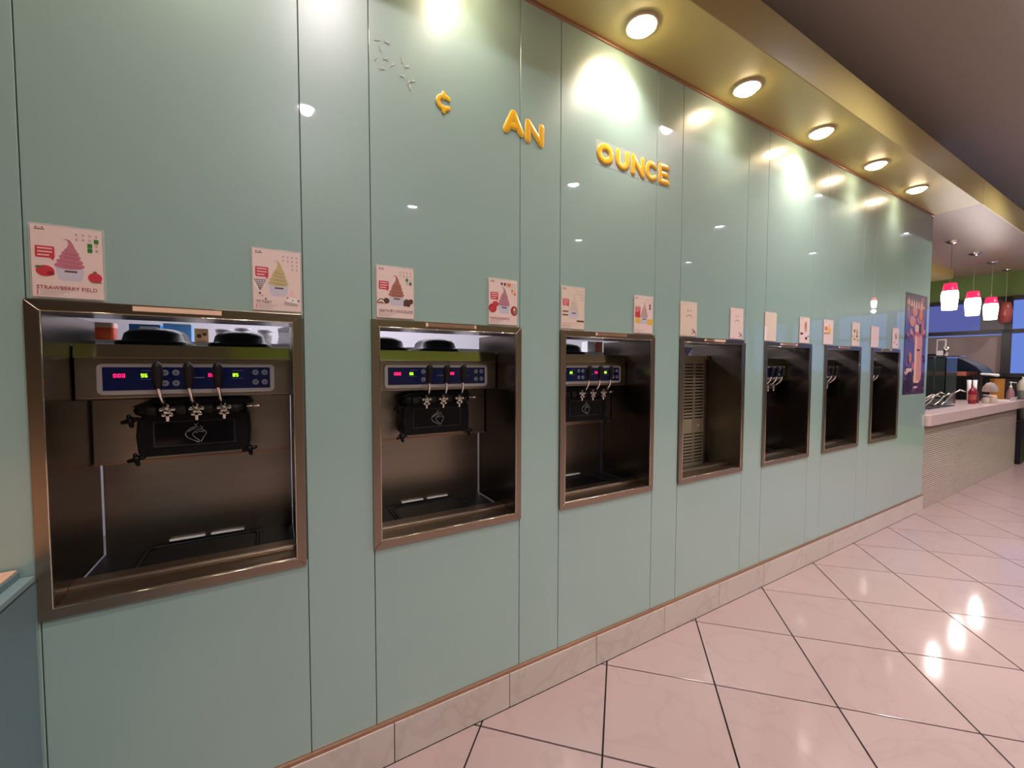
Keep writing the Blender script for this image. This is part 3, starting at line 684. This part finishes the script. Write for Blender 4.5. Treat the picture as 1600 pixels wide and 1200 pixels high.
# ------------------------------------------------------------------ lamps
def lamp_proto():
    t = thing('recessed_lamp', '', 'lamp', (0, 0, ZW))
    MB().lathe([(.058, .0), (.058, -.008), (.060, -.012), (.066, -.010), (.069, -.002), (.069, .0)], (0, 0, 0), 32).build('trim_ring', M_ring, t)
    MB().lathe([(.0005, -.034), (.02, -.033), (.04, -.027), (.053, -.015), (.058, .0)], (0, 0, 0), 28).build('lens', M_lens, t)
    return t
LX = [-.98, -.20, .579, 1.357, 2.121, 2.904, 3.696, 4.478]
LLAB = ['round lit soffit lamp left of the first alcove, above the frame edge', 'round lit soffit lamp over the first alcove, outside the photo', 'round lit soffit lamp over the second alcove, outside the photo',
        'round lit soffit lamp over the word OUNCE, largest in view', 'second largest lit soffit lamp, over the louvred cabinet', 'third lit soffit lamp from the camera side', 'fourth lit soffit lamp from the camera side', 'smallest lit soffit lamp, farthest along the wall']
lp = lamp_proto()
for i, x in enumerate(LX):
    t = lp if i == 0 else copy_tree(lp)
    t.location = (x, -.137, ZW); tag(t, LLAB[i], 'lamp', 'round lamps in the gold soffit')
    l = bpy.data.lights.new('lamp_beam', 'SPOT'); l.color = (1, .86, .74); l.shadow_soft_size = .035
    l.spot_size = math.radians(120); l.spot_blend = .9
    l.energy = 24 if i in (3, 5) else 4
    o = bpy.data.objects.new('lamp_beam', l); COL.objects.link(o); o.parent = t
    o.location = (0, 0, -.04); o.rotation_euler = (math.radians(22 if i in (3, 5) else 4), 0, 0)
# ceiling cans
t0 = thing('ceiling_downlight', '', 'lamp', (0, 0, 3.5))
MB().lathe([(.06, 0), (.062, -.003), (.104, -.034), (.118, -.037), (.118, -.032), (.108, -.028), (.07, 0)], (0, 0, 0), 28).build('reflector', M_cone, t0)
MB().lathe([(.0005, -.006), (.058, -.006), (.062, -.003)], (0, 0, 0), 20).build('lens', M_canl, t0)
CANL = {(.26, -2.42): 'downlight mirrored in the glass left of the cent sign', (3.03, -2.42): 'downlight mirrored in the glass below the letter O of OUNCE',
        (5.8, -2.42): 'downlight mirrored in the glass above the second frowning sign', (3.03, -1.11): 'downlight mirrored right of the word OUNCE at the panel joint',
        (5.8, -1.11): 'downlight mirrored under the soffit above the fifth alcove', (8.6, -1.11): 'downlight mirrored high on the last glass panel', (8.6, -2.42): 'downlight mirrored above the sixth alcove, small'}
k = 0
for yi, y in enumerate((-1.11, -2.42, -4.0)):
    for x in (.257, 3.03, 5.80, 8.6) if yi < 2 else (1.6, 4.4, 7.2):
        t = t0 if k == 0 else copy_tree(t0); k += 1
        t.location = (x, y, 3.5); tag(t, CANL.get((round(x, 2), y), 'white round downlight of the brown ceiling, outside the photo'), 'lamp', 'downlights in the brown ceiling')
        l = bpy.data.lights.new('downlight_beam', 'SPOT'); l.color = (1, .90, .88); l.energy = 120; l.shadow_soft_size = .05; l.spot_size = math.radians(130); l.spot_blend = .8
        o = bpy.data.objects.new('downlight_beam', l); COL.objects.link(o); o.parent = t; o.location = (0, 0, -.012)
# pendants
def pendant(x, y, label, lit=True, s=1.0):
    t = thing('pendant_lamp', label, 'lamp', (x, y, ZW), 'pendant lamps over the counter')
    zt, zr, zb = -.476 * s, -.562 * s, -.775 * s
    R_, M2 = .058 * s, .07 * s
    c = MB(); c.lathe([(.004, -.03), (.02, -.028), (.05, -.012), (.062, -.003), (.062, 0)], (0, 0, 0), 20); c.build('canopy', M_bright, t)
    MB().sweep([(0, 0, -.02), (0, 0, zt + .01)], .003, 6).build('cord', M_cord, t)
    MB().lathe([(.001, zt + .004), (.052 * s, zt), (.064 * s, zr)], (0, 0, 0), 24).build('red_band', M_pr if lit else M_pu, t)
    MB().lathe([(.064 * s, zr), (.072 * s, zr - .05 * s), (.060 * s, zb), (.0, zb)], (0, 0, 0), 24).build('shade', M_pw if lit else M_pu, t)
    if lit:
        l = bpy.data.lights.new('pendant_bulb', 'POINT'); l.energy = 5; l.color = (1, .9, .85); l.shadow_soft_size = .03
        o = bpy.data.objects.new('pendant_bulb', l); COL.objects.link(o); o.parent = t; o.location = (0, 0, zb - .06)
pendant(6.686, .169, 'lit red and white pendant lamp nearest the glass wall, largest of them')
pendant(7.636, .185, 'lit red and white pendant lamp in the middle of the lit three')
pendant(8.491, .193, 'lit red and white pendant lamp farthest along the counter')
pendant(9.33, .205, 'unlit brownish red pendant lamp behind the third lit one', False)
pendant(8.75, -1.55, 'small lit pendant lamp seen only mirrored in the glass wall', True, .55)

# ------------------------------------------------------------------ counter and what stands on it
t = thing('service_counter', 'long counter with pale stone top and beige mosaic front beyond the glass wall', 'counter', (7.3, .4, 0))
ox, oy = 7.3, .4
MB().box(XE + .01 - ox, 9.03 - ox, .012 - oy, .78 - oy, 0, .815).build('counter_body', M_mosgr, t)
pts = [(XE + .004 - ox, .8 - oy), (XE + .004 - ox, .01 - oy)] + [(XE + .004 + .05 - .05 * math.cos(a) - ox, .01 - .045 * math.sin(a) - oy) for a in (.4, .8, 1.2, PI / 2)] + [(9.27 - ox, -.035 - oy), (9.30 - ox, -.02 - oy), (9.30 - ox, .8 - oy)]
MB().prism(pts, 2, .815, .925).build('countertop', M_ctop, t, bevel=.006)
b = MB(); nrow = 39
for k in range(nrow):
    z = .004 + k * .0207; b.box(XE + .012 - ox, 9.03 - ox, .002 - oy, .014 - oy, z, z + .0150)
b.build('mosaic_rows', M_mosaic, t, kind='stuff', bevel=.0012, seg=1)

def put(name, label, cat, loc, parts, group=None):
    t = thing(name, label, cat, loc, group)
    for nm, mb, M in parts: mb.build(nm, M, t)
    return t
CZ = .925
# sneeze guard
put('glass_guard', 'greenish upright glass guard at the near end of the counter', 'guard', (7.05, .46, CZ),
    [('glass_pane', MB().box(-.2, .2, -.25, -.242, .0, .57), M_gtint), ('glass_pane', MB().box(-.2, -.195, -.25, .3, 0, .57), M_gtint), ('edge_rail', MB().box(-.2, .2, -.252, -.24, .57, .585), M_bright), ('base_rail', MB().box(-.2, .2, -.255, -.235, 0, .02), M_bright)])
# curved hood over display
t = thing('display_hood', 'dark blue curved glass hood behind the upright guard', 'display case', (8.75, .65, CZ))
prof = [(-.43, .36), (-.36, .46), (-.26, .54), (-.16, .60), (-.05, .635), (.1, .65), (.3, .64)]
vs = [(x, y, z) for x in (-.3, .3) for y, z in prof]; n = len(prof)
MB().add(vs, [(i, i + 1, n + i + 1, n + i) for i in range(n - 1)], 0, True).build('curved_glass', M_hood, t)
MB().prism(prof + [(.3, .36)], 0, .298, .302).build('end_glass', M_hood, t)
MB().sweep([(-.3, y, z + .006) for y, z in prof], .008, 6).build('hood_rim', M_dark, t)
MB().box(-.3, .3, -.33, .3, .0, .34).build('case_body', M_black, t)
MB().box(-.28, .28, -.26, .28, .34, .40).build('food_tray', mat('food_display', (.5, .14, .08), .5, noise=((9, 9, 9), .6, 4)), t)
put('framed_card', 'small pale framed card standing above the glass guard', 'card', (7.6, .44, CZ + .62), [('card_frame', MB().prism(rrect(-.045, .045, 0, .21, .006), 0, -.004, .004), M_wplast), ('card_face', MB().box(-.0055, -.004, -.033, .033, .06, .195), mat('card_print', (.2, .17, .18), .5))])
put('card_shelf', 'thin bright shelf carrying the framed card and steel cup', 'shelf', (7.6, .40, CZ + .60), [('shelf_plate', MB().box(-.1, .1, -.16, .2, 0, .012), M_bright), ('shelf_post', MB().box(-.008, .008, .09, .106, -.60, 0), M_bright)])
put('steel_cup', 'shiny small steel cup beside the framed card', 'cup', (7.45, .36, CZ + .612), [('cup_body', MB().lathe([(0, 0), (.022, 0), (.026, .11), (.022, .11)], (0, 0, 0), 14), M_chrome)])
# pan with scoop handles
t = thing('topping_pan', 'low steel topping pan at the near end of the counter', 'pan', (6.35, .32, CZ))
MB().box(-.42, .5, -.2, .2, 0, .02).build('pan_body', M_bright, t, bevel=.006); MB().box(-.38, .46, -.17, .17, .02, .024).build('pan_inside', M_dark, t)
for k, (x, y, a, hgt, ln) in enumerate(((6.05, .20, .6, .12, .16), (6.2, .17, .5, .14, .16), (6.33, .24, .7, .10, .14), (6.45, .16, .4, .12, .18), (6.6, .14, .9, .16, .16))):
    dx, dy = math.cos(-a) * ln, math.sin(-a) * ln
    t = thing('serving_scoop', 'curved steel scoop handle, ' + ('nearest the glass wall end', 'second from the wall end', 'middle one of five', 'fourth from the wall end', 'tallest and farthest from the wall')[k] + ', in topping pan', 'scoop', (x, y, CZ + .045), 'scoops in the topping pan')
    MB().sweep([(-.05, .02, .0), (0, 0, .03), (dx * .3, dy * .3, hgt * .7), (dx * .7, dy * .7, hgt), (dx, dy, hgt * .9)], [.006, .006, .007, .008, .006], 7).build('handle', M_bright, t)
    MB().lathe([(.001, -.02), (.02, -.015), (.03, .0), (.027, .0)], (-.07, .03, .0), 12).build('bowl', M_bright, t)
put('sauce_bottle', 'dark red sauce bottle in the middle of the counter', 'bottle', (7.6, .145, CZ), [('bottle_body', MB().lathe([(0, 0), (.033, 0), (.036, .02), (.036, .15), (.026, .18), (.012, .20), (.012, .225), (0, .225)], (0, 0, 0), 16), M_redb), ('label', MB().lathe([(.0365, .05), (.0365, .12)], (0, 0, 0), 16), mat('bottle_label', (.4, .08, .07), .5))])
put('sauce_bottle', 'brown squeeze bottle right behind the dark red one', 'bottle', (7.85, .17, CZ), [('bottle_body', MB().lathe([(0, 0), (.035, 0), (.036, .02), (.034, .12), (.02, .15), (.006, .20), (0, .20)], (0, 0, 0), 16), mat('brown_bottle', (.12, .03, .03), .25))])
put('domed_container', 'clear plastic container with a faceted dome lid', 'container', (8.1, .09, CZ), [('base', MB().lathe([(0, 0), (.05, 0), (.065, .10), (.07, .10)], (0, 0, 0), 12), M_clear), ('dome_lid', MB().lathe([(.072, .10), (.074, .115), (.062, .17), (.035, .215), (.0, .225)], (0, 0, .04), 10), M_clear)])
put('glass_jar', 'short jar with cream contents and gold lid', 'jar', (7.95, .035, CZ), [('jar_body', MB().lathe([(0, 0), (.038, 0), (.04, .01), (.04, .07), (.033, .08)], (0, 0, 0), 16), mat('cream_jar', (.5, .42, .36), .2)), ('jar_lid', MB().lathe([(.036, .08), (.036, .095), (0, .096)], (0, 0, 0), 16), M_tan)])
put('glass_jar', 'short jar with violet lid left of the gold lidded jar', 'jar', (7.85, .075, CZ), [('jar_body', MB().lathe([(0, 0), (.03, 0), (.032, .01), (.032, .07), (.026, .08)], (0, 0, 0), 16), mat('cream_jar', (.5, .42, .36), .2)), ('jar_lid', MB().lathe([(.028, .08), (.028, .10), (0, .101)], (0, 0, 0), 16), mat('violet_lid', (.06, .03, .12), .4))])
put('serving_tray', 'white rectangular tray near the far end of the counter', 'tray', (8.75, .10, CZ), [('tray_body', MB().prism([(-.10, 0), (.10, 0), (.12, .055), (.112, .055), (.094, .008), (-.094, .008), (-.112, .055), (-.12, .055)], 0, -.16, .16), M_wplast)])
put('soap_pump', 'pump bottle with white nozzle on the far end of the counter', 'bottle', (8.98, .06, CZ), [('bottle_body', MB().lathe([(0, 0), (.04, 0), (.042, .02), (.036, .12), (.02, .165), (.014, .18)], (0, 0, 0), 16), mat('soap_bottle', (.28, .14, .15), .3)), ('pump', MB().lathe([(.014, .18), (.014, .20), (.006, .205), (.006, .245), (.016, .248), (.016, .258), (0, .26)], (0, 0, 0), 12).sweep([(0, 0, .252), (-.01, -.05, .248)], .005, 6), M_wplast)])
put('wooden_box', 'amber wooden box standing behind the white tray', 'box', (9.12, .21, CZ), [('box_body', MB().box(-.06, .06, -.06, .06, .0, .28), M_amber), ('box_lid', MB().box(-.064, .064, -.064, .064, .28, .295), M_amber)])
for k, (x, y) in enumerate(((8.15, .29), (8.22, .25))):
    put('paper_cup', ('left', 'right')[k] + ' one of two tall narrow white cup stacks before the display hood', 'cup', (x, y, CZ), [('cup_body', MB().lathe([(0, 0), (.014, 0), (.022, .29), (.020, .29), (.012, .01)], (0, 0, 0), 14), M_wplast)], 'paper cups on the counter')
put('white_scoop_handle', 'short white rounded handle sticking out under the display hood', 'handle', (8.40, .15, CZ + .36), [('handle_bar', MB().sweep([(-.05, .07, .01), (0, .0, .005), (.03, -.06, -.005)], [.014, .014, .02], 10), M_wplast), ('stem', MB().box(-.06, -.045, .062, .078, -.36, 0), M_dark)])
put('canister', 'tall grey canister with cream lid beyond the counter end', 'canister', (9.42, .02, .62), [('can_body', MB().lathe([(0, 0), (.055, 0), (.055, .42), (.05, .43)], (0, 0, 0), 18), mat('grey_can', (.12, .12, .11), .4)), ('can_lid', MB().lathe([(.056, .43), (.056, .52), (.03, .58), (.012, .60), (.012, .63), (0, .63)], (0, 0, 0), 18), mat('cream_lid', (.45, .42, .34), .4))])
put('bin_cabinet', 'dark low cabinet beyond the counter end', 'cabinet', (9.3, .15, 0), [('cabinet_body', MB().box(-.14, .16, -.18, .4, 0.02, .62), M_dark), ('cabinet_door', MB().box(-.145, -.14, -.16, .2, .06, .58), mat('cabinet_door_face', (.02, .022, .03), .3))])

# ------------------------------------------------------------------ side counter at the left edge
t = thing('side_counter', 'slate blue side counter with light wood top at left edge', 'counter', (-1.2, -.6, 0))
MB().box(-1.2, .692, -1.0, .59, 0, .862).build('counter_body', M_slate, t)
MB().box(-1.2, .684, -1.0, .592, .862, .868).build('counter_gap', M_dark, t)
MB().box(-1.2, .694, -1.0, .592, .868, .882).build('counter_edge', M_slate2, t, bevel=.002)
MB().box(-1.2, .670, -1.0, .592, .882, .898).build('slate_slab', M_slate, t)
MB().box(-1.2, .666, -1.0, .592, .898, .903).build('wood_top', M_wood, t, bevel=.002)

# ------------------------------------------------------------------ back room behind the dispensers
t = thing('back_shelf', 'long white shelf in the back room behind the dispensers', 'shelf', (1.5, 1.3, 0))
MB().box(-2.3, 2.6, 0, .4, 1.490, 1.510).build('shelf_board', M_wplast, t)
for x in (-2.2, -.8, .9, 2.5): MB().box(x - .02, x + .02, .34, .38, 0, 1.49).build('upright', M_wplast, t)
SZ = 1.510
put('storage_tub', 'orange red plastic tub with clear top on the back shelf', 'tub', (-.735, 1.37, SZ), [('tub_body', MB().prism(rrect(-.045, .045, -.035, .035, .012), 2, 0, .06), M_orange), ('tub_lid', MB().prism(rrect(-.047, .047, -.037, .037, .012), 2, .06, .085), mat('tub_lid', (.8, .45, .35), .25))])
put('blue_box', 'blue cardboard box with a white panel on the back shelf', 'box', (-.575, 1.38, SZ), [('box_body', MB().box(-.06, .06, -.03, .05, 0, .085), M_bluebx), ('box_panel', MB().box(-.02, .055, -.032, -.03, .01, .075), M_wplast)])
put('snack_card', 'small tan card printed with two brown dots on the back shelf', 'card', (-.345, 1.37, SZ), [('card_sheet', MB().box(-.03, .03, -.004, .004, 0, .075), M_tan), ('dots', MB().prism(ell(-.01, .035, .011, .011, 8), 1, -.005, -.003).prism(ell(.014, .045, .009, .008, 8), 1, -.005, -.003), BRN)])
put('supply_box', 'blue supply box left of the tan card on the back shelf', 'box', (-.46, 1.48, SZ), [('box_body', MB().box(-.06, .06, -.03, .04, 0, .10), mat('pale_blue_card', (.1, .3, .55), .5)), ('flap', MB().box(-.061, .061, -.031, .0, .10, .104), M_wplast)])
for k, (x, h_) in enumerate(((-.25, .07), (-.16, .08), (-.05, .075))):
    put('plastic_tub', 'white plastic tub on back shelf, ' + ('next to the tan card', 'middle of the three', 'right of the other two')[k], 'tub', (x, 1.42, SZ), [('tub_body', MB().lathe([(0, 0), (.032, 0), (.038, h_), (.034, h_)], (0, 0, 0), 14), M_wplast), ('tub_lid', MB().lathe([(.04, h_), (.04, h_ + .01), (0, h_ + .011)], (0, 0, 0), 14), M_white)], 'white tubs on the back shelf')
put('paper_bag', 'crumpled white bag at right on the back shelf', 'bag', (.06, 1.42, SZ), [('bag_body', MB().prism([(-.05, 0), (.06, 0), (.05, .06), (.055, .10), (.0, .11), (-.045, .095), (-.04, .05)], 1, -.03, .05), M_wplast), ('bag_fold', MB().box(-.04, .05, -.033, -.03, .07, .075), M_white)])
put('white_carton', 'white carton seen through the third alcove', 'carton', (2.385, 1.37, SZ), [('box_body', MB().box(-.045, .045, -.03, .05, 0, .09), M_wplast), ('flap', MB().box(-.046, .046, -.031, .0, .09, .094), M_white)])
put('orange_carton', 'orange carton right of the white carton behind third alcove', 'carton', (2.475, 1.37, SZ), [('box_body', MB().box(-.035, .035, -.03, .05, 0, .09), mat('orange_card', (.5, .14, .05), .5)), ('flap', MB().box(-.0355, .0355, -.031, .0, .09, .094), mat('orange_card', (.5, .14, .05), .5))])
put('lavender_carton', 'pale lavender carton seen over the louvred cabinet', 'carton', (3.64, 1.37, SZ), [('box_body', MB().box(-.1, .1, -.03, .05, 0, .075), mat('lavender_card', (.35, .3, .5), .5)), ('flap', MB().box(-.1005, .1005, -.031, .0, .075, .079), M_wplast)])
bpy.context.view_layer.update()
